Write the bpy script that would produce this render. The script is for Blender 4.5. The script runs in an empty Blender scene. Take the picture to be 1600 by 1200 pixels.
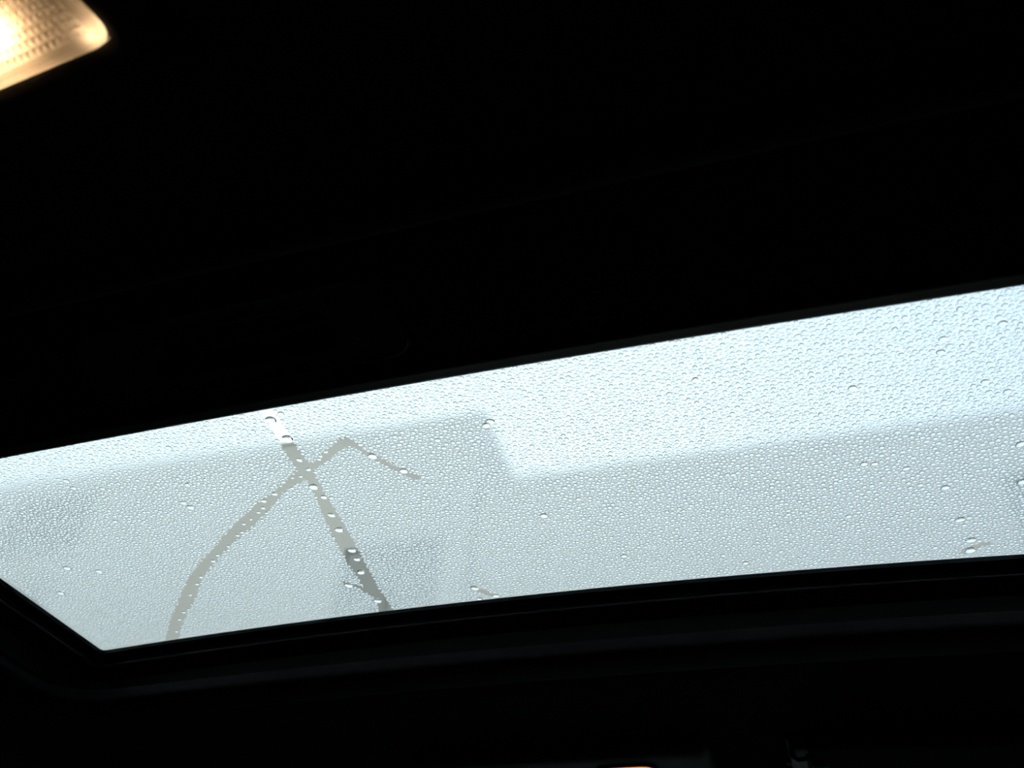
# Car cabin, rear seat view up and forward through a wet sunroof; metres, x right, y forward, z up.
import bpy, bmesh, math, random
import numpy as np
from mathutils import Matrix, Vector

sc = bpy.context.scene
C = sc.collection
PI = math.pi

# ---------------------------------------------------------------- camera
cam_d = bpy.data.cameras.new('camera')
cam_d.sensor_width = 36.0
cam_d.lens = 1366.0 / 1600.0 * 36.0
cam_d.clip_start = 0.01
cam = bpy.data.objects.new('camera', cam_d)
C.objects.link(cam)
Rv, Uv, Fv = Vector((.9535, .2953, .0597)), Vector((.1562, -.6539, .7403)), Vector((-.2576, .6966, .6696))
Rv.normalize(); Uv = (Uv - Rv * Uv.dot(Rv)).normalized(); Fv = Uv.cross(Rv)
m = Matrix((Rv, Uv, -Fv)).transposed().to_4x4()
m.translation = (.1702, 0, .86)
cam.matrix_world = m
cam_d.dof.use_dof = True
cam_d.dof.focus_distance = .74
cam_d.dof.aperture_fstop = 7.0
sc.camera = cam

# ---------------------------------------------------------------- overcast sky and exposure
SKY = 1.48
world = bpy.data.worlds.new('overcast_sky'); sc.world = world
world.use_nodes = True
nt = world.node_tree; nt.nodes.clear()
wo = nt.nodes.new('ShaderNodeOutputWorld'); bg = nt.nodes.new('ShaderNodeBackground')
tc = nt.nodes.new('ShaderNodeTexCoord'); nz = nt.nodes.new('ShaderNodeTexNoise'); cr = nt.nodes.new('ShaderNodeValToRGB')
nz.inputs['Scale'].default_value = 1.6; nz.inputs['Detail'].default_value = 3.0
cr.color_ramp.elements[0].position = .30; cr.color_ramp.elements[0].color = (.77, .94, 1.0, 1)
cr.color_ramp.elements[1].position = .72; cr.color_ramp.elements[1].color = (.90, 1.0, 1.0, 1)
nt.links.new(tc.outputs['Generated'], nz.inputs['Vector']); nt.links.new(nz.outputs['Fac'], cr.inputs['Fac'])
sx = nt.nodes.new('ShaderNodeSeparateXYZ'); rg = nt.nodes.new('ShaderNodeMapRange'); mxc = nt.nodes.new('ShaderNodeMix'); mxc.data_type = 'RGBA'
rg.interpolation_type = 'SMOOTHSTEP'; rg.inputs['From Min'].default_value = -.30; rg.inputs['From Max'].default_value = .70     # cloud thins to blue towards the right
mxc.inputs[7].default_value = (.52, .68, .86, 1)
nt.links.new(tc.outputs['Generated'], sx.inputs[0]); nt.links.new(sx.outputs['X'], rg.inputs['Value']); nt.links.new(rg.outputs[0], mxc.inputs[0])
nt.links.new(cr.outputs['Color'], mxc.inputs[6]); nt.links.new(mxc.outputs[2], bg.inputs['Color']); bg.inputs['Strength'].default_value = SKY
nt.links.new(bg.outputs['Background'], wo.inputs['Surface'])
sc.view_settings.view_transform = 'Standard'
sc.view_settings.look = 'None'
sc.view_settings.exposure = 0.0
sc.view_settings.gamma = 1.0
sc.view_settings.use_curve_mapping = False

# ---------------------------------------------------------------- materials
def base_mat(name):
    mt = bpy.data.materials.new(name); mt.use_nodes = True
    return mt, mt.node_tree, mt.node_tree.nodes['Principled BSDF']

def surface(name, col, rough=.7, spec=.5, var=.12, scale=60., bump=0., bscale=400., metal=0.):
    mt, t, p = base_mat(name)
    tc = t.nodes.new('ShaderNodeTexCoord'); n = t.nodes.new('ShaderNodeTexNoise'); r = t.nodes.new('ShaderNodeValToRGB')
    n.inputs['Scale'].default_value = scale; n.inputs['Detail'].default_value = 4
    r.color_ramp.elements[0].position = .3; r.color_ramp.elements[1].position = .7
    r.color_ramp.elements[0].color = (*[c * (1 - var) for c in col], 1); r.color_ramp.elements[1].color = (*[min(1, c * (1 + var)) for c in col], 1)
    t.links.new(tc.outputs['Object'], n.inputs['Vector']); t.links.new(n.outputs['Fac'], r.inputs['Fac'])
    t.links.new(r.outputs['Color'], p.inputs['Base Color'])
    p.inputs['Roughness'].default_value = rough; p.inputs['Specular IOR Level'].default_value = spec; p.inputs['Metallic'].default_value = metal
    if bump:
        n2 = t.nodes.new('ShaderNodeTexNoise'); n2.inputs['Scale'].default_value = bscale
        b = t.nodes.new('ShaderNodeBump'); b.inputs['Strength'].default_value = bump; b.inputs['Distance'].default_value = .001
        t.links.new(tc.outputs['Object'], n2.inputs['Vector']); t.links.new(n2.outputs['Fac'], b.inputs['Height']); t.links.new(b.outputs['Normal'], p.inputs['Normal'])
    return mt

def clear_pane(name, tint, ior=1.5):
    mt = bpy.data.materials.new(name); mt.use_nodes = True; t = mt.node_tree; t.nodes.clear()
    o = t.nodes.new('ShaderNodeOutputMaterial'); mx = t.nodes.new('ShaderNodeMixShader'); tr = t.nodes.new('ShaderNodeBsdfTransparent')
    gl = t.nodes.new('ShaderNodeBsdfGlossy'); lw = t.nodes.new('ShaderNodeLayerWeight'); pw = t.nodes.new('ShaderNodeMath'); fr = t.nodes.new('ShaderNodeMath')
    lw.inputs['Blend'].default_value = .5; pw.operation = 'POWER'; pw.inputs[1].default_value = 5.; fr.operation = 'MULTIPLY_ADD'; fr.inputs[1].default_value = .9; fr.inputs[2].default_value = .02
    t.links.new(lw.outputs['Facing'], pw.inputs[0]); t.links.new(pw.outputs[0], fr.inputs[0])
    tr.inputs['Color'].default_value = (*tint, 1); gl.inputs['Roughness'].default_value = 0.
    t.links.new(fr.outputs[0], mx.inputs['Fac']); t.links.new(tr.outputs[0], mx.inputs[1]); t.links.new(gl.outputs[0], mx.inputs[2]); t.links.new(mx.outputs[0], o.inputs['Surface'])
    return mt

def water(name):
    mt = bpy.data.materials.new(name); mt.use_nodes = True; t = mt.node_tree; t.nodes.clear()
    o = t.nodes.new('ShaderNodeOutputMaterial'); g = t.nodes.new('ShaderNodeBsdfGlass')
    g.inputs['IOR'].default_value = 1.333; g.inputs['Roughness'].default_value = 0.; g.inputs['Color'].default_value = (1, 1, 1, 1)
    t.links.new(g.outputs[0], o.inputs['Surface'])
    return mt

def lamp_lens(name, col):
    mt = bpy.data.materials.new(name); mt.use_nodes = True; t = mt.node_tree; t.nodes.clear()
    o = t.nodes.new('ShaderNodeOutputMaterial'); a = t.nodes.new('ShaderNodeBsdfTranslucent'); g = t.nodes.new('ShaderNodeBsdfGlossy'); mx = t.nodes.new('ShaderNodeMixShader')
    a.inputs['Color'].default_value = (*col, 1); g.inputs['Roughness'].default_value = .15; mx.inputs['Fac'].default_value = .05
    t.links.new(a.outputs[0], mx.inputs[1]); t.links.new(g.outputs[0], mx.inputs[2]); t.links.new(mx.outputs[0], o.inputs['Surface'])
    return mt

def glow(name, col, strength):
    mt = bpy.data.materials.new(name); mt.use_nodes = True; t = mt.node_tree; t.nodes.clear()
    o = t.nodes.new('ShaderNodeOutputMaterial'); e = t.nodes.new('ShaderNodeEmission')
    e.inputs['Color'].default_value = (*col, 1); e.inputs['Strength'].default_value = strength
    t.links.new(e.outputs[0], o.inputs['Surface'])
    return mt

M = dict(
    headliner=surface('black_headliner_fabric', (.045, .045, .043), .95, .15, .25, 180, .5, 900),
    shade=surface('black_shade_cloth', (.010, .010, .010), .9, .15, .25, 220, .5, 1100),
    plastic=surface('black_grained_plastic', (.014, .014, .015), .42, .5, .1, 90, .2, 1500),
    trim=surface('matte_black_trim', (.014, .014, .014), .75, .12, .1, 90, .25, 1500),
    rubber=surface('black_rubber_seal', (.010, .010, .010), .45, .4, .1, 90),
    frame=surface('black_painted_frame', (.006, .006, .006), .6, .25, .1, 50),
    cabin=surface('dark_cabin_trim', (.02, .02, .02), .9, .2, .2, 40),
    paint=surface('dark_car_paint', (.02, .02, .022), .25, .5, .05, 20),
    metal=surface('brushed_grey_metal', (.42, .45, .46), .3, .5, .08, 300, metal=.9),
    grey=surface('pale_grey_plastic', (.35, .38, .38), .4, .5, .05, 100),
    reflector=surface('white_lamp_reflector', (.75, .72, .66), .5, .5, .03, 50),
    tint_glass=clear_pane('tinted_sunroof_glass', (.965, .985, .985)),
    screen_glass=clear_pane('windscreen_glass', (.9, .95, .93)),
    water=water('clear_water'),
    lens=lamp_lens('frosted_lamp_lens', (.86, .80, .66)),
    stucco=surface('beige_stucco', (.68, .605, .515), .95, .2, .06, .8),
    coping=surface('grey_coping_stone', (.42, .41, .39), .9, .2, .1, 2),
    window_frame=surface('brown_window_frame', (.36, .33, .28), .6, .4, .05, 5),
    shutter=surface('taupe_roller_shutter', (.42, .385, .33), .8, .3, .06, 1),
    asphalt=surface('wet_asphalt', (.10, .10, .10), .6, .4, .2, 3),
)

# ---------------------------------------------------------------- helpers
def obj(name, bm, mat, parent=None, smooth=False):
    if isinstance(bm, bpy.types.Mesh): me = bm
    else:
        bmesh.ops.recalc_face_normals(bm, faces=bm.faces[:])
        me = bpy.data.meshes.new(name); bm.to_mesh(me); bm.free()
        if smooth:
            for p in me.polygons: p.use_smooth = True
    if not me.materials: me.materials.append(M[mat] if isinstance(mat, str) else mat)
    o = bpy.data.objects.new(name, me); C.objects.link(o)
    if parent: o.parent = parent
    return o

def tag(o, label, cat=None, group=None, kind=None):
    o['label'] = label
    if cat: o['category'] = cat
    if group: o['group'] = group
    if kind: o['kind'] = kind
    return o

def struct(o, label=None):
    o['kind'] = 'structure'
    if label: o['label'] = label
    return o

def thing(name, label, cat, loc=(0, 0, 0), group=None):
    o = bpy.data.objects.new(name, None); C.objects.link(o); o.location = loc; o.empty_display_size = .02
    return tag(o, label, cat, group)

def box(bm, x0, x1, y0, y1, z0, z1):
    v = [bm.verts.new((x, y, z)) for z in (z0, z1) for y in (y0, y1) for x in (x0, x1)]
    for f in ((0, 1, 3, 2), (4, 6, 7, 5), (0, 4, 5, 1), (1, 5, 7, 3), (3, 7, 6, 2), (2, 6, 4, 0)):
        bm.faces.new([v[i] for i in f])
    return bm

def newbox(*a, bevel=0.):
    bm = box(bmesh.new(), *a)
    if bevel: bmesh.ops.bevel(bm, geom=bm.edges[:], offset=bevel, segments=3, affect='EDGES', profile=.5)
    return bm

def rquad(pts, r, n=8):
    """Rounded convex polygon: pts in order, corner radius r (number or one per corner)."""
    out = []; k = len(pts)
    for i, p in enumerate(pts):
        rr = r[i] if isinstance(r, (list, tuple)) else r
        p = Vector(p); a = (Vector(pts[i - 1]) - p).normalized(); b = (Vector(pts[(i + 1) % k]) - p).normalized()
        A, B = p + a * rr, p + b * rr
        for j in range(n + 1):
            t = j / n
            out.append(tuple(A * (1 - t) ** 2 + p * 2 * t * (1 - t) + B * t * t))
    return out

def rrect(x0, x1, y0, y1, r, n=8, sub=0):
    q = rquad([(x0, y0), (x1, y0), (x1, y1), (x0, y1)], r, n)
    if not sub: return q
    out = []
    for i, p in enumerate(q):
        b = q[(i + 1) % len(q)]; out.append(p)
        if i % (n + 1) == n:
            out += [(p[0] + (b[0] - p[0]) * j / sub, p[1] + (b[1] - p[1]) * j / sub) for j in range(1, sub)]
    return out

def loft(bm, rings, closed=True, cap_first=False, cap_last=False):
    vs = [[bm.verts.new(p) for p in r] for r in rings]
    n = len(vs[0])
    for a, b in zip(vs, vs[1:]):
        for i in range(n if closed else n - 1):
            j = (i + 1) % n
            bm.faces.new((a[i], a[j], b[j], b[i]))
    if cap_first: bm.faces.new(vs[0])
    if cap_last: bm.faces.new(vs[-1])
    return vs

KC = .035                                             # crown of the roof across the car
def crown(x, base): return base - KC * x * x
Z_GLASS, Z_SHADE, Z_LINER = 1.280, 1.259, 1.238
def lay(pts, base): return [(x, y, crown(x, base)) for x, y in pts]

# ================================================================ SETTING: the car roof
GX = .568
def front_edge(x): return .7325 + .0354 * x * x      # visible front edge of the glass

# glass pane
bm = bmesh.new(); nx = 36
top, bot = [], []
for zz, L in ((Z_GLASS, bot), (Z_GLASS + .005, top)):
    for i in range(nx + 1):
        x = -.60 + 1.2 * i / nx
        L.append([bm.verts.new((x, y, crown(x, zz))) for y in (.155, .45, front_edge(x) + .03)])
for i in range(nx):
    for j in range(2):
        bm.faces.new((bot[i][j], bot[i][j + 1], bot[i + 1][j + 1], bot[i + 1][j]))
        bm.faces.new((top[i][j], top[i + 1][j], top[i + 1][j + 1], top[i][j + 1]))
    bm.faces.new((bot[i][0], bot[i + 1][0], top[i + 1][0], top[i][0])); bm.faces.new((bot[i][2], top[i][2], top[i + 1][2], bot[i + 1][2]))
for i in (0, nx):
    for j in range(2): bm.faces.new((bot[i][j], bot[i][j + 1], top[i][j + 1], top[i][j]))
struct(obj('window_1', bm, 'tint_glass'), 'wet tinted sunroof glass pane covered in condensation')

# U-shaped frame that carries the glass (left rail, front bar, right rail), stepped in section
def u_path(hx, dy, r, ys=.16, n=10):
    """From the rear of the left rail, round the front, to the rear of the right rail."""
    P = [(-hx, ys + (front_edge(GX) + dy - r - ys) * j / 6) for j in range(6)]
    cy = front_edge(hx) + dy
    A, K, B = Vector((-hx, cy - r)), Vector((-hx, cy)), Vector((-hx + r, front_edge(hx - r) + dy))
    for j in range(n + 1):
        t = j / n; P.append(tuple(A * (1 - t) ** 2 + K * 2 * t * (1 - t) + B * t * t))
    mid = []
    for j in range(1, 24):
        x = (-hx + r) + 2 * (hx - r) * j / 24; mid.append((x, front_edge(x) + dy))
    return P + mid + [(-x, y) for x, y in reversed(P)]
bm = bmesh.new()
loft(bm, [lay(u_path(GX, 0, .006), Z_GLASS - .0005), lay(u_path(GX + .001, .001, .006), Z_GLASS - .004), lay(u_path(GX + .012, .013, .012), Z_GLASS - .006),
          lay(u_path(GX + .015, .016, .014), Z_GLASS - .012), lay(u_path(GX + .034, .035, .03), Z_GLASS - .020), lay(u_path(GX + .046, .042, .045), Z_GLASS - .036),
          lay(u_path(GX + .075, .07, .05), Z_GLASS - .034), lay(u_path(GX + .075, .07, .05), Z_GLASS - .0005), lay(u_path(GX, 0, .006), Z_GLASS - .0005)], closed=False)
fr = struct(obj('trim_1', bm, 'frame'), 'black stepped metal frame under the edge of the sunroof glass')
# rubber seal bead along the frame step
def tube(path, r, n=8, closed=False, tri=None):
    bm = bmesh.new(); rings = []; k = len(path)
    for i, p in enumerate(path):
        p = Vector(p)
        a = Vector(path[i - 1]) if (i or closed) else p; b = Vector(path[(i + 1) % k]) if (i < k - 1 or closed) else p
        t = (b - a).normalized(); s = t.cross(Vector((0, 0, 1))).normalized(); u = s.cross(t)
        rings.append([tuple(p + s * r * math.cos(2 * PI * q / n) + u * r * math.sin(2 * PI * q / n)) for q in range(n)])
    if closed: rings.append(rings[0])
    loft(bm, rings, True, not closed, not closed)
    if closed: bmesh.ops.remove_doubles(bm, verts=bm.verts[:], dist=1e-6)
    return bm
obj('rubber_seal', tube(lay(u_path(GX + .0145, .0165, .014), Z_GLASS - .011), .0022), 'rubber', fr, True)

# trim ring round the opening of the headliner
def opening(inset, r, sub=10): return rrect(-.618 - inset, .618 + inset, .257 - inset * .42, .7715 + inset, r, 10, sub)
bm = bmesh.new(); R = []
for k in range(9):
    a = PI * k / 8
    ins = .028 - .028 * math.cos(a)
    R.append(lay(opening(ins, .055 + ins * .6), Z_LINER - .0005 - .007 * math.sin(a) ** .7))
R = [lay(opening(0, .055), Z_LINER + .008)] + R + [lay(opening(.056, .09), Z_LINER + .006)]
loft(bm, R)
struct(obj('trim_2', bm, 'trim', None, True), 'black rounded trim ring round the sunroof opening')

# headliner with the opening
def outer(base, ex=.74, y0=-.95, y1=1.27, drop=0.):
    return [(x, y, crown(x, base) - drop) for x, y in rrect(-ex, ex, y0, y1, .12, 10, 10)]
bm = bmesh.new()
def mix(a, b, t): return [tuple(Vector(p) * (1 - t) + Vector(q) * t for p, q in [(p, q)])[0][:] for p, q in zip(a, b)]
O0 = [(p[0], p[1], 0) for p in lay(opening(.058, .09), 0)]; O1 = [(p[0], p[1], 0) for p in outer(0)]
def level(L, base): return [(p[0], p[1], crown(p[0], base)) for p in L]
loft(bm, [level(O0, Z_LINER + .007), level(O0, Z_LINER + .001), level(mix(O0, O1, .02), Z_LINER)] + [level(mix(O0, O1, t), Z_LINER) for t in (.1, .2, .35, .5, .65, .8, .9)] +
     [level(mix(O0, O1, .97), Z_LINER - .012), level(O1, Z_LINER - .05)])
struct(obj('ceiling', bm, 'headliner', None, True), 'black fabric headliner of the car roof')

# outer roof skin round the glass
bm = bmesh.new()
G0 = [(x, y, 0) for x, y in rrect(-.603, .603, .15, .775, .03, 10, 10)]
G1 = [(x, y, 0) for x, y in rrect(-.80, .80, -1.0, 1.30, .12, 10, 10)]
loft(bm, [level(G0, Z_GLASS - .012), level(G0, Z_GLASS + .006)] + [level(mix(G0, G1, t), Z_GLASS + .007) for t in (.05, .3, .6, .9)] + [level(G1, Z_GLASS - .04), level(G1, Z_GLASS - .09)])
struct(obj('roof_skin', bm, 'paint', None, True), 'dark painted outer roof panel round the sunroof')

# rest of the cabin shell, out of view below
def panel(name, a, mat='cabin', label=None): return struct(obj(name, newbox(*a), mat), label)
panel('floor', (-.80, .80, -1.0, 1.9, -.06, 0), label='dark carpeted cabin floor')
panel('wall_left', (-.82, -.755, -1.0, 1.9, 0, 1.20), label='dark trim of the left cabin side')
panel('wall_right', (.755, .82, -1.0, 1.9, 0, 1.20), label='dark trim of the right cabin side')
panel('wall_rear', (-.755, .755, -1.0, -.955, 0, 1.20), label='dark trim of the rear of the cabin')
panel('wall_front', (-.755, .755, 1.78, 1.86, 0, .84), label='dark dashboard bulkhead below the windscreen')
bm = bmesh.new()
loft(bm, [[(-.755, 1.80, .84), (.755, 1.80, .84), (.755, 1.806, .846), (-.755, 1.806, .846)], [(-.755, 1.29, 1.205), (.755, 1.29, 1.205), (.755, 1.296, 1.211), (-.755, 1.296, 1.211)]], True, True, True)
struct(obj('window_2', bm, 'screen_glass'), 'sloping windscreen in front of the cabin')

# ================================================================ OUTSIDE: the ground and two buildings ahead
bm = bmesh.new(); n = 12
vs = [[bm.verts.new((-60 + 120 * i / n, -40 + 100 * j / n, -.36)) for j in range(n + 1)] for i in range(n + 1)]
for i in range(n):
    for j in range(n): bm.faces.new((vs[i][j], vs[i + 1][j], vs[i + 1][j + 1], vs[i][j + 1]))
struct(obj('ground', bm, 'asphalt'), 'wet grey asphalt round the car')

def building(name, label, x0, x1, ztop, wins, y=12.0, depth=8.0):
    root = thing(name, label, 'building', ((x0 + x1) / 2, y, -.36), 'buildings beyond the sunroof')
    ox, oy, oz = root.location
    xs = sorted({x0, x1, *[w[0] for w in wins], *[w[1] for w in wins]}); zs = sorted({-.36, ztop, *[w[2] for w in wins], *[w[3] for w in wins]})
    bm = bmesh.new()
    for a, b in zip(xs, xs[1:]):
        for c, d in zip(zs, zs[1:]):
            if any(w[0] <= a and b <= w[1] and w[2] <= c and d <= w[3] for w in wins): continue
            box(bm, a - ox, b - ox, 0, .3, c - oz, d - oz)
    box(bm, x0 - ox, x0 - ox + .3, .3, depth, 0, ztop - oz); box(bm, x1 - ox - .3, x1 - ox, .3, depth, 0, ztop - oz)
    box(bm, x0 - ox, x1 - ox, depth, depth + .3, 0, ztop - oz); box(bm, x0 - ox + .3, x1 - ox - .3, .3, depth, ztop - .9 - oz, ztop - .6 - oz)
    bmesh.ops.remove_doubles(bm, verts=bm.verts[:], dist=1e-4)
    obj('wall', bm, 'stucco', root)
    obj('parapet_coping', newbox(x0 - ox - .03, x1 - ox + .03, -.03, .33, ztop - oz, ztop + .08 - oz, bevel=.015), 'stucco', root)
    for a, b, c, d in wins:
        a, b, c, d = a - ox, b - ox, c - oz, d - oz
        bm = bmesh.new(); f = .07
        for q in ((a, a + f, c, d), (b - f, b, c, d), (a + f, b - f, c, c + f), (a + f, b - f, d - f, d), ((a + b) / 2 - f / 2, (a + b) / 2 + f / 2, c + f, d - f)):
            box(bm, q[0], q[1], .03, .11, q[2], q[3])
        w = obj('window', bm, 'window_frame', root)
        for p, q in ((a + f, (a + b) / 2 - f / 2), ((a + b) / 2 + f / 2, b - f)):
            obj('shutter', newbox(p, q, .05, .07, c + f, d - f), 'shutter', w)
        obj('sill', newbox(a - .1, b + .1, -.08, .14, c - .08, c, bevel=.01), 'coping', w)
    return root
tall_wins = [(-15.7, -13.5, 10.0, 11.2), (-15.9, -13.6, 7.2, 8.9), (-7.2, -5.3, 7.2, 9.0)] + [(a, a + 1.9, z, z + 1.7) for a in (-15.7, -11.4, -7.2) for z in (1.0, 4.1)]
building('tall_building', 'taller beige rendered building seen blurred through the wet glass, on the left', -17.6, -4.78, 11.70, tall_wins)
low_wins = [(a, a + 1.9, z, z + 1.6) for a in (-3.4, .2, 3.5, 7.0) for z in (1.0, 4.1)] + [(a, a + 1.9, 7.4, 8.95) for a in (3.5, 7.0)]
building('low_building', 'lower beige rendered building seen blurred through the wet glass, on the right', -4.72, 10.5, 10.0, low_wins)

# ================================================================ SUNSHADE
SH_Y = .400
sh = thing('sunshade', 'black sliding sunshade panel pulled half across the sunroof, with a recessed pull', 'sunshade', (0, SH_Y, Z_SHADE))
def loc(pts): return [(x, y - SH_Y, z - Z_SHADE) for x, y, z in pts]
HX0, HX1, HY0, HY1 = -.232, -.075, .311, .356           # rectangular hole behind the bezel
bm = bmesh.new()
xs = [-.564 + 1.128 * i / 30 for i in range(31)]; xs = sorted([x for x in xs if min(abs(x - HX0), abs(x - HX1)) > .008] + [HX0, HX1]); ys = [.135, .22, HY0, HY1, .384]
def grid(z):
    V = {(x, y): bm.verts.new((x, y - SH_Y, crown(x, z) - Z_SHADE)) for x in xs for y in ys}
    for a, b in zip(xs, xs[1:]):
        for c, d in zip(ys, ys[1:]):
            if HX0 <= a and b <= HX1 and c == HY0: continue
            bm.faces.new((V[a, c], V[b, c], V[b, d], V[a, d]))
    return V
lo, hi = grid(Z_SHADE), grid(Z_SHADE + .006)
for a, b in zip(xs, xs[1:]):
    for y in (ys[0], ys[-1]): bm.faces.new((lo[a, y], lo[b, y], hi[b, y], hi[a, y]))
for c, d in zip(ys, ys[1:]):
    for x in (xs[0], xs[-1]): bm.faces.new((lo[x, c], lo[x, d], hi[x, d], hi[x, c]))
obj('panel', bm, 'shade', sh, True)
# front lip
prof = [(.3835, .007), (.3835, .000), (.3850, -.0022), (.3875, -.0028), (.3900, -.0012), (.3965, -.0004), (.3995, .0006), (.4000, .0022), (.3990, .004), (.3960, .007)]
bm = bmesh.new()
loft(bm, [[(x, y - SH_Y, crown(x, Z_SHADE + z) - Z_SHADE) for y, z in prof] for x in [-.565 + 1.13 * i / 40 for i in range(41)]], True, True, True)
obj('front_lip', bm, 'plastic', sh, True)
# recessed pull: bezel ring, bevelled rim, cup
OUT = [(-.258, .298), (-.036, .298), (-.034, .370), (-.281, .370)]
INN = [(-.196, .315), (-.081, .315), (-.080, .3525), (-.228, .3525)]
def hring(q, r, dz, grow=0.):
    cx, cy = sum(p[0] for p in q) / 4, sum(p[1] for p in q) / 4
    q = [(p[0] + grow * math.copysign(1, p[0] - cx), p[1] + grow * math.copysign(1, p[1] - cy)) for p in q]
    return loc(lay(rquad(q, r, 8), Z_SHADE + dz))
bm = bmesh.new()
ro, ri = [.02, .022, .022, .026], [.012, .016, .014, .02]
loft(bm, [hring(OUT, ro, .0005), hring(OUT, ro, -.0015), hring(OUT, ro, -.0024, -.0012), hring(OUT, ro, -.0018, -.003), hring(INN, ri, -.0004, .004), hring(INN, ri, -.0012, .002), hring(INN, ri, -.0004, 0)])
pull = obj('pull_bezel', bm, 'plastic', sh, True)
bm = bmesh.new()
loft(bm, [hring(INN, ri, -.0004), hring(INN, ri, .004, -.001), hring(INN, ri, .012, -.004), hring(INN, ri, .0135, -.008)], True, False, True)
obj('finger_cup', bm, 'plastic', pull, True)

# measured outlines of the wiped marks and the larger drops on the glass: (x, y) m and (x, y, radius mm)
STREAK_STRAIGHT = [(-.1911,.4184),(-.1917,.426),(-.1942,.4439),(-.1969,.4682),(-.1989,.4939),(-.1981,.5155),(-.203,.5432),(-.2113,.5787),(-.2188,.6209),(-.2228,.6553),(-.2253,.6879),(-.2243,.7143),(-.2316,.747),(-.2151,.7506),(-.2109,.6998),(-.2061,.6631),(-.2022,.6324),(-.197,.5999),(-.1939,.5689),(-.191,.5395),(-.1873,.5119),(-.1844,.4945),(-.1841,.4713),(-.1828,.4508),(-.1807,.4313),(-.1782,.4216)]
STREAK_BRANCH = [(-.2415,.6779),(-.2318,.6844),(-.2238,.6947),(-.2174,.7092),(-.2206,.7219),(-.2268,.7093),(-.2333,.6926),(-.242,.6863)]
STREAK_CURVED = [(-.5027,.7614),(-.454,.702),(-.4215,.668),(-.391,.6361),(-.3604,.6106),(-.3345,.5914),(-.2964,.5618),(-.2572,.5351),(-.2344,.5242),(-.2087,.5068),(-.1959,.4977),(-.1779,.4931),(-.1598,.4801),(-.1459,.4708),(-.1403,.4708),(-.1343,.4778),(-.131,.4913),(-.1214,.5037),(-.1128,.519),(-.101,.5323),(-.105,.5375),(-.1097,.5349),(-.1159,.5264),(-.1255,.513),(-.1337,.4973),(-.1403,.4828),(-.1506,.4846),(-.1647,.4939),(-.1835,.5043),(-.1993,.5158),(-.2227,.5254),(-.257,.5538),(-.2884,.5746),(-.3106,.5896),(-.3377,.6081),(-.3762,.6397),(-.404,.6723),(-.4459,.7138),(-.4872,.7652)]
WIPE_FRONT = [(-.1164,.7164),(-.1072,.7247),(-.0975,.7397),(-.1024,.7426),(-.1122,.7314),(-.118,.725)]
WIPE_RIGHT = [(.3207,.7388),(.3227,.7306),(.3314,.7258),(.341,.7212),(.3459,.721),(.3453,.7261),(.3353,.7317),(.3263,.7397)]
DROPS_STRAIGHT = [(-.1889,.4374,4.7),(-.1872,.4616,4.8),(-.1907,.4891,2.7),(-.1895,.5028,2.2),(-.1966,.5263,4.2),(-.1947,.5422,3.1),(-.2004,.569,3.5),(-.2041,.5925,4.2),(-.2076,.6273,4.3),(-.2096,.6431,3.5),(-.2159,.6658,4.2),(-.2388,.687,4.6),(-.2231,.7222,4.4),(-.1772,.4324,2.8)]
DROPS_CURVED = [(-.1294,.4986,4.0),(-.112,.5231,3.7),(-.2348,.5277,2.6),(-.2495,.535,2.6),(-.2555,.5446,2.1),(-.263,.5499,1.8),(-.2756,.5584,1.5),(-.2857,.5634,1.8),(-.3015,.5791,1.9),(-.2946,.5753,1.9),(-.3096,.5884,1.6),(-.3197,.5939,1.9),(-.3385,.6056,2.0),(-.3485,.6139,2.7),(-.3769,.6378,2.1),(-.3884,.6491,2.1),(-.4078,.6668,1.8),(-.4352,.6976,2.2),(-.4488,.7102,2.3),(-.4674,.734,2.3),(-.2083,.5103,1.4),(-.2005,.5103,1.7),(-.3798,.6448,1.7)]
DROPS_MIDDLE = [(-.0266,.483,3.4),(-.0223,.4793,3.4),(-.0206,.4932,2.5),(-.0351,.4466,2.1),(.0481,.4449,2.3),(.0551,.4664,1.9),(.0179,.4794,1.7),(.015,.5022,2.2),(.038,.5075,2.0),(.0246,.5199,2.0),(.054,.4954,1.9),(.0569,.5422,2.3),(-.0127,.5131,1.8),(.0118,.575,2.4),(.0186,.5935,2.5),(-.0167,.6115,3.7),(-.1172,.7187,4.2),(-.1015,.7376,3.6),(-.1199,.7403,3.0),(.0417,.611,2.2),(.0475,.6122,2.2),(.0373,.6901,3.0),(.1238,.4437,2.0),(.1347,.4678,2.8),(.1739,.4566,2.1),(.2002,.4511,1.8),(.1963,.442,2.0),(.1599,.5041,2.2),(.1643,.5014,1.7),(.165,.5427,2.5),(.1783,.552,2.3),(.1464,.5199,1.7),(.1555,.5105,2.2),(-.0699,.4915,2.5),(-.0476,.4518,1.9),(-.0837,.4663,1.7)]
DROPS_RIGHT = [(.3313,.4565,3.1),(.2966,.463,3.0),(.2956,.4758,3.1),(.2395,.5003,3.4),(.3254,.512,3.0),(.328,.4994,2.2),(.2639,.5042,2.2),(.2999,.5279,2.3),(.3283,.5235,2.5),(.3401,.5253,2.8),(.3052,.4374,2.5),(.3057,.6349,3.4),(.3294,.7172,4.3),(.33,.7339,4.7),(.3191,.6836,3.9),(.3257,.6819,2.4),(.3546,.588,3.6),(.3604,.6373,3.7),(.2765,.6034,2.7),(.2459,.5914,2.9),(.2537,.593,2.7),(.2328,.6629,2.6),(.2872,.6279,2.5),(.2634,.6873,2.4),(.3017,.7249,2.5),(.1727,.6643,2.3),(.1425,.7229,2.8),(.1246,.706,2.4),(.1745,.7087,2.4),(.1086,.622,2.2)]
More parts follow.
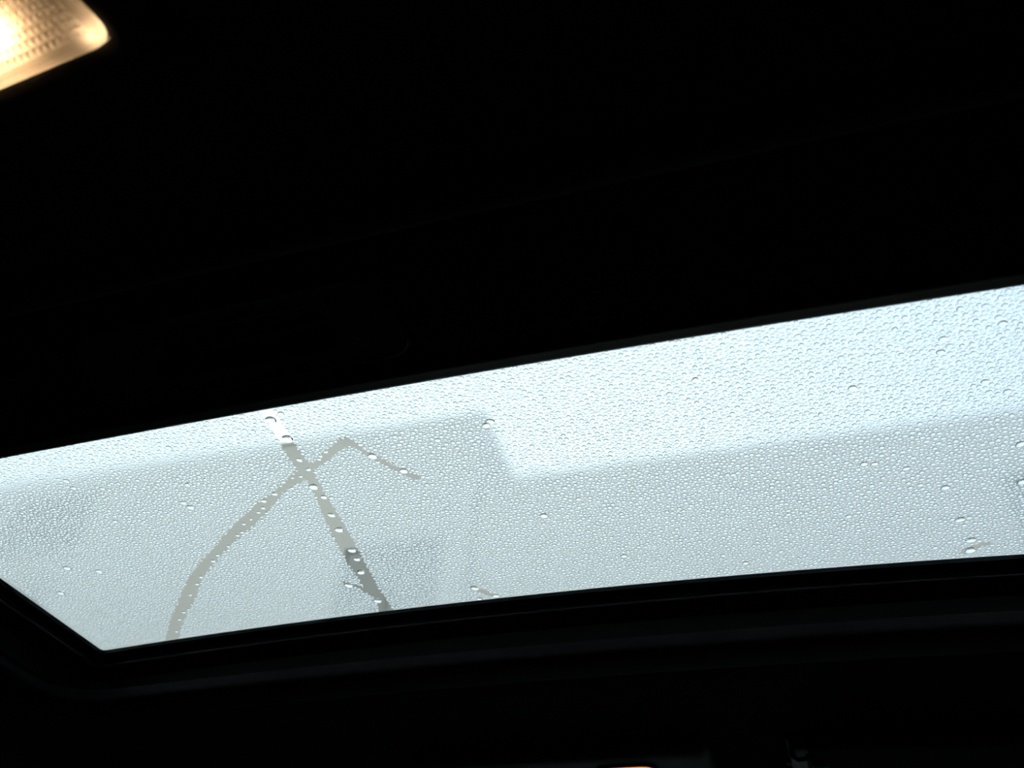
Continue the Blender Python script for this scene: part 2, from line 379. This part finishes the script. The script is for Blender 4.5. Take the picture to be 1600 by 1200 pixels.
DROPS_LEFT = [(-.2884,.4481,2.8),(-.3188,.528,3.7),(-.4982,.5895,4.3),(-.4707,.6029,3.9),(-.5373,.6298,4.2),(-.4203,.4307,2.5),(-.4035,.4765,2.8),(-.3792,.4837,2.5),(-.3025,.4974,2.7),(-.3211,.5203,3.3),(-.3003,.4961,2.6),(-.4399,.464,2.2),(-.4028,.466,2.8),(-.3999,.5306,2.6)]
MIST = .22
THROWS = ((26000, 1.15, 1.6, .98), (260000, .75, 1.1, .98), (300000, .5, .65, .98))

# ================================================================ DOME LAMP at the rear of the opening (lit, warm)
LX0, LX1, LY0, LY1, LZ = -.236, -.0790, .036, .1228, 1.2262
dl = thing('dome_lamp', 'lit warm dome lamp with a prismatic lens on the headliner behind the sunshade', 'lamp', ((LX0 + LX1) / 2, (LY0 + LY1) / 2, Z_LINER))
def dloc(pts): return [(x - dl.location.x, y - dl.location.y, z - dl.location.z) for x, y, z in pts]
LQ = [(-.215, .036), (-.1000, .036), (-.0782, .1210), (-.1575, .1275), (-.2368, .1210)]     # lens widens towards the front, front edge bowed
def rr(g, r, z):
    pts = [(x + (0 if abs(x + .1575) < .01 else g * math.copysign(1, x + .1575)), y + g * math.copysign(1, y - .08)) for x, y in LQ]
    return dloc([(x, y, z) for x, y in rquad(pts, [r, r, r * .75, r, r * .75], 8)])
bm = bmesh.new()
loft(bm, [rr(.034, .03, Z_LINER + .002), rr(.034, .03, Z_LINER - .003), rr(.030, .028, Z_LINER - .006), rr(.006, .02, Z_LINER - .0085), rr(.0015, .016, Z_LINER - .008), rr(.001, .016, Z_LINER + .004)])
obj('housing', bm, 'shade', dl, True)
bm = bmesh.new()
loft(bm, [rr(.0005, .016, Z_LINER - .004), rr(.0005, .016, Z_LINER + .006), rr(-.006, .014, Z_LINER + .010)], True, False, True)
obj('reflector', bm, 'reflector', dl)
# lens: rounded tray with a field of small pyramids
bm = bmesh.new()
rings = loft(bm, [rr(-.0002, .015, Z_LINER - .007), rr(-.0002, .015, LZ + .0025), rr(-.0012, .0145, LZ + .0007), rr(-.0035, .013, LZ), rr(-.007, .004, LZ)])
ax0, ax1, ay0, ay1 = -1., 1., 0., 1.
def warp(u, v, z):
    hw = (.0575 + (.0793 - .0575) * v) - .007; return (-.1575 + u * hw, .043 + ((.1140) + .0065 * (1 - abs(u)) - .043) * v, z)
NX, NY = 36, 18
def zero(p): return dloc([p])[0]
for i in range(NX):
    for j in range(NY):
        a, b = ax0 + (ax1 - ax0) * i / NX, ax0 + (ax1 - ax0) * (i + 1) / NX
        c, d = ay0 + (ay1 - ay0) * j / NY, ay0 + (ay1 - ay0) * (j + 1) / NY
        q = [bm.verts.new(zero(warp(*p))) for p in ((a, c, LZ), (b, c, LZ), (b, d, LZ), (a, d, LZ))]; t = bm.verts.new(zero(warp((a + b) / 2, (c + d) / 2, LZ - .0010)))
        for k in range(4): bm.faces.new((q[k], q[(k + 1) % 4], t))
bmesh.ops.remove_doubles(bm, verts=bm.verts[:], dist=1e-6)
obj('lens', bm, 'lens', dl)
def sphere(c, r, seg=16, sx=1.):
    bm = bmesh.new(); bmesh.ops.create_uvsphere(bm, u_segments=seg, v_segments=seg // 2, radius=r)
    for v in bm.verts: v.co.x *= sx; v.co += Vector(c)
    return bm
M['filament'] = glow('warm_bulb', (1.0, .64, .36), 74.)
M['filament_small'] = glow('warm_bulb_small', (1.0, .68, .42), 28.)
obj('bulb', sphere(zero((-.150, .101, LZ + .0150)), .005, 16, 9.0), 'filament', dl, True)
obj('bulb', sphere(zero((-.0862, .1145, LZ + .0050)), .0016, 12), 'filament_small', dl, True)

# ================================================================ OVERHEAD CONSOLE in front of the sunroof
oc = thing('overhead_console', 'black overhead console with a lit map light, in front of the sunroof', 'console', (-.118, 1.10, Z_LINER))
def cl(q, r, z, g=0.):
    return [(x - oc.location.x, y - oc.location.y, crown(x, z) - oc.location.z) for x, y in rquad([(q[0] - g, q[2] - g), (q[1] + g, q[2] - g), (q[1] + g, q[3] + g), (q[0] - g, q[3] + g)], r, 8)]
CQ = (-.302, .066, .998, 1.215)
bm = bmesh.new()
loft(bm, [cl(CQ, .04, Z_LINER + .001), cl(CQ, .04, Z_LINER - .006, -.002), cl(CQ, .036, Z_LINER - .014, -.008), cl(CQ, .034, Z_LINER - .017, -.016), cl(CQ, .03, Z_LINER - .018, -.03)], True, False, True)
obj('body', bm, 'plastic', oc, True)
M['map_lens_lit'] = glow('lit_map_light_lens', (1.0, .42, .10), 1.1)
for x, lit in ((-.195, 0), (-.036, 1)):
    q = (x - .034, x + .034, 1.037, 1.10)
    bm = bmesh.new(); loft(bm, [cl(q, .02, Z_LINER - .0165, .004), cl(q, .02, Z_LINER - .0205, .003), cl(q, .018, Z_LINER - .0205, .0005), cl(q, .018, Z_LINER - .018, 0)])
    bz = obj('map_light_bezel', bm, 'plastic', oc, True)
    bm = bmesh.new(); loft(bm, [cl(q, .018, Z_LINER - .0185, 0), cl(q, .016, Z_LINER - .0200, -.004), cl(q, .014, Z_LINER - .0206, -.012)], True, False, True)
    o = obj('map_light_lens', bm, 'map_lens_lit' if lit else 'grey', bz, True)
    o['label'] = 'lit orange map light lens' if lit else 'unlit map light lens'
for x in (-.142, -.118, -.094):
    obj('button', newbox(x - .009 - oc.location.x, x + .009 - oc.location.x, -.035, -.012, -.0225, -.017, bevel=.002), 'plastic', oc)

# ================================================================ SUN VISOR and its clip
sv = thing('sun_visor', 'black padded sun visor folded up against the headliner in front of the sunroof', 'sun visor', (.38, 1.09, Z_LINER))
def vl(q, r, z, g=0.): return [(x - .38, y - 1.09, crown(x, z) - Z_LINER) for x, y in rquad([(q[0] - g, q[2] - g), (q[1] + g, q[2] - g), (q[1] + g, q[3] + g), (q[0] - g, q[3] + g)], r, 8)]
VQ = (.172, .60, .985, 1.19)
bm = bmesh.new()
loft(bm, [vl(VQ, .03, Z_LINER - .008, -.012), vl(VQ, .03, Z_LINER - .009, -.004), vl(VQ, .03, Z_LINER - .015, 0), vl(VQ, .03, Z_LINER - .021, -.003), vl(VQ, .03, Z_LINER - .0235, -.012), vl(VQ, .02, Z_LINER - .024, -.05)], True, True, True)
obj('panel', bm, 'headliner', sv, True)
obj('mirror_cover', newbox(-.13, .13, .0, .08, -.0275, -.0245, bevel=.0012), 'plastic', sv)
obj('pivot_rod', tube([(-.235, -.032, -.014), (-.20, -.032, -.014), (-.165, -.032, -.014)], .0042), 'metal', sv, True)
vc = thing('visor_clip', 'small dark hooked clip holding the inner end of the sun visor', 'clip', (.160, 1.058, Z_LINER))
obj('base', newbox(-.012, .012, -.045, .035, -.006, .001, bevel=.002), 'plastic', vc)
hp = [(-.006, 0, -.004), (-.0085, 0, -.010), (-.0075, 0, -.017), (-.001, 0, -.0215), (.006, 0, -.0205), (.010, 0, -.016)]
bm = bmesh.new()
ring = []
for i, p in enumerate(hp):
    a = Vector(hp[max(0, i - 1)]); b = Vector(hp[min(len(hp) - 1, i + 1)]); t = (b - a).normalized(); nrm = Vector((-t.z, 0, t.x)) * .0022
    ring.append([tuple(Vector(p) + nrm + Vector((0, -.024, 0))), tuple(Vector(p) + nrm + Vector((0, .022, 0))), tuple(Vector(p) - nrm + Vector((0, .022, 0))), tuple(Vector(p) - nrm + Vector((0, -.024, 0)))])
loft(bm, ring, True, True, True)
obj('hook', bm, 'grey', vc)
obj('end_cap', newbox(.012, .029, -.014, .012, -.027, -.019, bevel=.002), 'metal', vc)['label'] = 'grey metal end cap'

# ================================================================ WATER ON THE GLASS
Z_TOP = Z_GLASS + .0052
rng = random.Random(11)
def inside(P, x, y):
    c = False; j = len(P) - 1
    for i in range(len(P)):
        (a, b), (d, e) = P[i], P[j]
        if (b > y) != (e > y) and x < (d - a) * (y - b) / (e - b) + a: c = not c
        j = i
    return c
WIPES = (STREAK_STRAIGHT, STREAK_BRANCH, STREAK_CURVED, WIPE_FRONT, WIPE_RIGHT)
BB = [(min(p[0] for p in w), max(p[0] for p in w), min(p[1] for p in w), max(p[1] for p in w)) for w in WIPES]
def wiped(x, y):
    x, y = x + .0009 * math.sin(y * 900 + 3 * math.sin(x * 610)), y + .0011 * math.sin(x * 1300 + 2 * math.sin(y * 777))
    return any(b[0] < x < b[1] and b[2] < y < b[3] and inside(w, x, y) for w, b in zip(WIPES, BB))

# thin mist of droplets too small to tell apart, lying between the beads; the wiped marks are bare glass
M['mist'] = bpy.data.materials.new('condensation_mist'); M['mist'].use_nodes = True
t = M['mist'].node_tree; t.nodes.clear()
mo, mm, mr, ml = [t.nodes.new(k) for k in ('ShaderNodeOutputMaterial', 'ShaderNodeMixShader', 'ShaderNodeBsdfRefraction', 'ShaderNodeBsdfTranslucent')]
ml.inputs['Color'].default_value = (.93, .97, 1.0, 1); mm.inputs['Fac'].default_value = MIST
mr.inputs['IOR'].default_value = 1.02; mr.inputs['Roughness'].default_value = .34
t.links.new(mr.outputs[0], mm.inputs[1]); t.links.new(ml.outputs[0], mm.inputs[2]); t.links.new(mm.outputs[0], mo.inputs['Surface'])
M['mist_top'] = bpy.data.materials.new('condensation_mist_upper_face'); M['mist_top'].use_nodes = True
t = M['mist_top'].node_tree; t.nodes.clear()
mo, mr = [t.nodes.new(k) for k in ('ShaderNodeOutputMaterial', 'ShaderNodeBsdfRefraction')]
mr.inputs['IOR'].default_value = 1.02; mr.inputs['Roughness'].default_value = .34; t.links.new(mr.outputs[0], mo.inputs['Surface'])
st = .0016; nx, ny = int(1.06 / st), int(.37 / st); idx = {}; V, Fc = [], []
def vert(i, j):
    if (i, j) not in idx:
        x = -.58 + i * st; idx[i, j] = len(V); V.append((x, .385 + j * st, crown(x, Z_GLASS + .0051)))
    return idx[i, j]
under = set()                                        # no mist under the larger drops
for x, y, r in DROPS_STRAIGHT + DROPS_CURVED + [d for d in DROPS_MIDDLE + DROPS_RIGHT if d[2] > 2.6]:
    r *= .001; a, b = int((x + .58) / st), int((y - .385) / st)
    under |= {(i, j) for i in range(a - 4, a + 5) for j in range(b - 4, b + 5) if math.hypot(-.58 + (i + .5) * st - x, .385 + (j + .5) * st - y) < r + .0004}
for i in range(nx):
    for j in range(ny):
        x, y = -.58 + (i + .5) * st, .385 + (j + .5) * st
        if y < front_edge(x) + .012 and (i, j) not in under and not wiped(x, y): Fc.append((vert(i, j), vert(i + 1, j), vert(i + 1, j + 1), vert(i, j + 1)))
nV = len(V); V += [(x, y, z + .00005) for x, y, z in V]; nF = len(Fc)
Fc = [f[::-1] for f in Fc] + [tuple(k + nV for k in f) for f in Fc]
me = bpy.data.meshes.new('condensation_mist'); me.from_pydata(V, [], Fc); me.materials.append(M['mist']); me.materials.append(M['mist_top'])
me.polygons.foreach_set('material_index', [0] * nF + [1] * nF)
o = bpy.data.objects.new('condensation_mist', me); C.objects.link(o)
tag(o, 'thin pale mist of condensation on the sunroof glass, missing in the wiped streaks', 'condensation', kind='stuff')

# dome profile of a drop: (radius, height) from rim to top, unit radius
def dome(rings, ang):
    R = 1 / math.sin(ang); out = []
    for k in range(rings):
        a = ang * (1 - k / rings); out.append((R * math.sin(a), R * (math.cos(a) - math.cos(ang))))
    return out, R * (1 - math.cos(ang))
def drop_mesh(name, rings=7, seg=24, ang=math.radians(56), wob=0., seed=0):
    r = random.Random(seed); ph = [r.uniform(0, 6.28) for _ in range(3)]
    prof, h = dome(rings, ang); V, F = [], []
    def w(a): return 1 + wob * (math.sin(2 * a + ph[0]) + .6 * math.sin(3 * a + ph[1]))
    for q, z in prof:
        for i in range(seg):
            a = 2 * PI * i / seg; V.append((q * w(a) * math.cos(a), q * w(a) * math.sin(a), z))
    V.append((0, 0, h)); top = len(V) - 1
    for k in range(rings - 1):
        for i in range(seg):
            j = (i + 1) % seg; F.append((k * seg + i, k * seg + j, (k + 1) * seg + j, (k + 1) * seg + i))
    for i in range(seg): F.append(((rings - 1) * seg + i, (rings - 1) * seg + (i + 1) % seg, top))
    b0 = len(V); V += V[:seg]; F.append(tuple(range(b0 + seg - 1, b0 - 1, -1)))
    me = bpy.data.meshes.new(name); me.from_pydata(V, [], F); me.materials.append(M['water'])
    for p in me.polygons: p.use_smooth = True
    return me
DM = [drop_mesh('water_drop', wob=.0, seed=1), drop_mesh('water_drop', wob=.05, seed=2), drop_mesh('water_drop', wob=.09, seed=3), drop_mesh('water_drop', ang=math.radians(44), wob=.04, seed=4)]

cell = .0025; hashg = {}
def cells(x, y, r):
    return [(i, j) for i in range(math.floor((x - r) / cell), math.floor((x + r) / cell) + 1) for j in range(math.floor((y - r) / cell), math.floor((y + r) / cell) + 1)]
def add_hash(x, y, r):
    for c in cells(x, y, r): hashg.setdefault(c, []).append((x, y, r))
def free(x, y, r, k=1.0):
    for c in cells(x, y, r):
        for (u, v, s) in hashg.get(c, ()):
            d = k * (r + s)
            if (u - x) ** 2 + (v - y) ** 2 < d * d: return False
    return True
n_drop = 0
def put_drop(x, y, r, label, group):
    global n_drop
    o = bpy.data.objects.new('water_drop', DM[rng.randrange(4)]); C.objects.link(o)
    o.location = (x, y, crown(x, Z_TOP)); o.scale = (r, r, r * rng.uniform(.9, 1.08)); o.rotation_euler = (0, math.atan(2 * KC * x), rng.uniform(0, 6.28))
    tag(o, label, 'water drop', group); add_hash(x, y, r); n_drop += 1

ORD = ['first', 'second', 'third', 'fourth', 'fifth', 'sixth', 'seventh', 'eighth', 'ninth', 'tenth', 'eleventh']
g1 = 'water drops in the straight wiped streak'
sd = sorted(DROPS_STRAIGHT[:13], key=lambda d: d[1])
sd = [d for d in sd if d[:2] not in ((-.2388, .687), (-.2231, .7222))]
for i, (x, y, r) in enumerate(sd):
    put_drop(x, y, r / 1000, '%s water drop along the straight wiped streak, counted from the sunshade edge' % ORD[i], g1)
put_drop(-.2388, .687, .0046, 'water drop at the tip of the side branch off the straight streak', g1)
put_drop(-.2231, .7222, .0044, 'lowest water drop in the straight streak, just above the front frame', g1)
x, y, r = DROPS_STRAIGHT[13]; put_drop(x, y, r / 1000, 'small flat water drop beside the top end of the straight streak', g1)
g2 = 'water drops in the curved wiped streak'
for (x, y, r), l in zip(DROPS_CURVED[:2], ('water drop in the hooked end of the curved streak, nearer its bend', 'water drop near the tip of the hooked end of the curved streak')): put_drop(x, y, r / 1000, l, g2)
for x, y, r in DROPS_CURVED[2:]: put_drop(x, y, r / 1000, 'tiny water bead inside the long curved wiped streak', g2)
g3 = 'larger drops scattered among the beads'
special = {(-.0266, .483): 'lower of the close pair of water drops right of the hooked streak', (-.0223, .4793): 'upper of the close pair of water drops right of the hooked streak',
           (-.1172, .7187): 'bright water drop at the upper end of the short wiped mark above the front frame', (-.1015, .7376): 'water drop at the lower right end of the short wiped mark above the front frame',
           (-.1199, .7403): 'water drop touching the front frame below the short wiped mark', (-.0167, .6115): 'single larger water drop in the lower middle of the glass',
           (.3294, .7172): 'upper of two big water drops by the short wiped mark at lower right', (.33, .7339): 'lower of two big water drops, lying in the wiped mark at lower right',
           (.2395, .5003): 'dark-edged slanted water drop alone in the upper right of the glass', (-.3188, .528): 'larger water drop left of the curved streak'}
ORD += ['twelfth', 'thirteenth', 'fourteenth', 'fifteenth', 'sixteenth', 'seventeenth', 'eighteenth', 'nineteenth', 'twentieth']
def region(x, y):
    return ('near the sunshade edge' if y < .51 else 'at mid depth of the glass' if y < .63 else 'near the front frame',
            'in the left third' if x < -.257 else 'in the middle third' if x < .057 else 'in the right third')
ALL = sorted(DROPS_MIDDLE + DROPS_RIGHT + DROPS_LEFT); cnt = {}
for x, y, r in ALL:
    l = special.get((x, y))
    if not l:
        q = region(x, y); k = cnt[q] = cnt.get(q, -1) + 1
        l = '%s larger drop from the left, %s, %s' % (ORD[k], q[0], q[1])
    put_drop(x, y, r / 1000, l, g3)

# bead size over the glass: fine towards the front left, coarser towards the rear and right
def mean_r(x, y):
    u = min(1, max(0, (x + .57) / .95)); v = min(1, max(0, (y - .40) / .335))
    return .00128 - .00016 * v * (1 - .4 * u) + .00016 * u
XL, XR, YB = -.572, .46, .385
while n_drop < 300:
    x, y = rng.uniform(XL + .01, .40), rng.uniform(.41, .72)
    r = mean_r(x, y) * rng.uniform(1.4, 1.75)
    if not wiped(x, y) and free(x, y, r):
        q = region(x, y); put_drop(x, y, r, 'medium water bead %s, %s' % q, 'medium beads %s, %s' % q)

beads = []
def throw(n, lo_, hi_, k):
    for _ in range(n):
        x, y = rng.uniform(XL, XR), rng.uniform(YB, .747)
        if y > front_edge(x) + .01: continue
        r = mean_r(x, y) * rng.uniform(lo_, hi_)
        if not free(x, y, r, k) or wiped(x, y): continue
        add_hash(x, y, r); beads.append((x, y, r))
for n, a, b, k in THROWS: throw(n, a, b, k)

def bead_mesh(beads, seg=8, rings=3):
    B = np.array(beads); N = len(B); prof, h = dome(rings, math.radians(56))
    ang = 2 * PI * np.arange(seg) / seg
    unit = [[q * math.cos(a), q * math.sin(a), z] for q, z in prof for a in ang] + [[0, 0, h]] + [[math.cos(a), math.sin(a), 0] for a in ang]
    unit = np.array(unit); nv = len(unit)
    rs = np.random.default_rng(5); el = rs.uniform(.88, 1.12, (N, 1)); hh = rs.uniform(.85, 1.1, (N, 1))
    co = np.empty((N, nv, 3))
    co[:, :, 0] = B[:, 0:1] + unit[None, :, 0] * B[:, 2:3] * el; co[:, :, 1] = B[:, 1:2] + unit[None, :, 1] * B[:, 2:3] / el
    co[:, :, 2] = (Z_TOP - KC * co[:, :, 0] ** 2) + unit[None, :, 2] * B[:, 2:3] * hh
    faces = []
    for k in range(rings - 1):
        for i in range(seg):
            j = (i + 1) % seg; faces.append([k * seg + i, k * seg + j, (k + 1) * seg + j, (k + 1) * seg + i])
    t = rings * seg
    for i in range(seg): faces.append([(rings - 1) * seg + i, (rings - 1) * seg + (i + 1) % seg, t])
    faces.append([t + 1 + i for i in range(seg - 1, -1, -1)])
    ln = np.array([len(f) for f in faces]); flat = np.concatenate([np.array(f) for f in faces])
    loops = (flat[None, :] + nv * np.arange(N)[:, None]).ravel(); tot = np.tile(ln, N); st = np.concatenate([[0], np.cumsum(tot)[:-1]])
    me = bpy.data.meshes.new('condensation_beads')
    me.vertices.add(N * nv); me.vertices.foreach_set('co', co.ravel())
    me.loops.add(len(loops)); me.loops.foreach_set('vertex_index', loops.astype(np.int32))
    me.polygons.add(len(tot)); me.polygons.foreach_set('loop_start', st.astype(np.int32)); me.polygons.foreach_set('loop_total', tot.astype(np.int32))
    me.polygons.foreach_set('use_smooth', np.ones(len(tot), bool))
    me.update(calc_edges=True); me.materials.append(M['water'])
    return me
o = bpy.data.objects.new('condensation_beads', bead_mesh(beads)); C.objects.link(o)
tag(o, 'fine condensation beads packed all over the outside of the sunroof glass', 'condensation', kind='stuff')
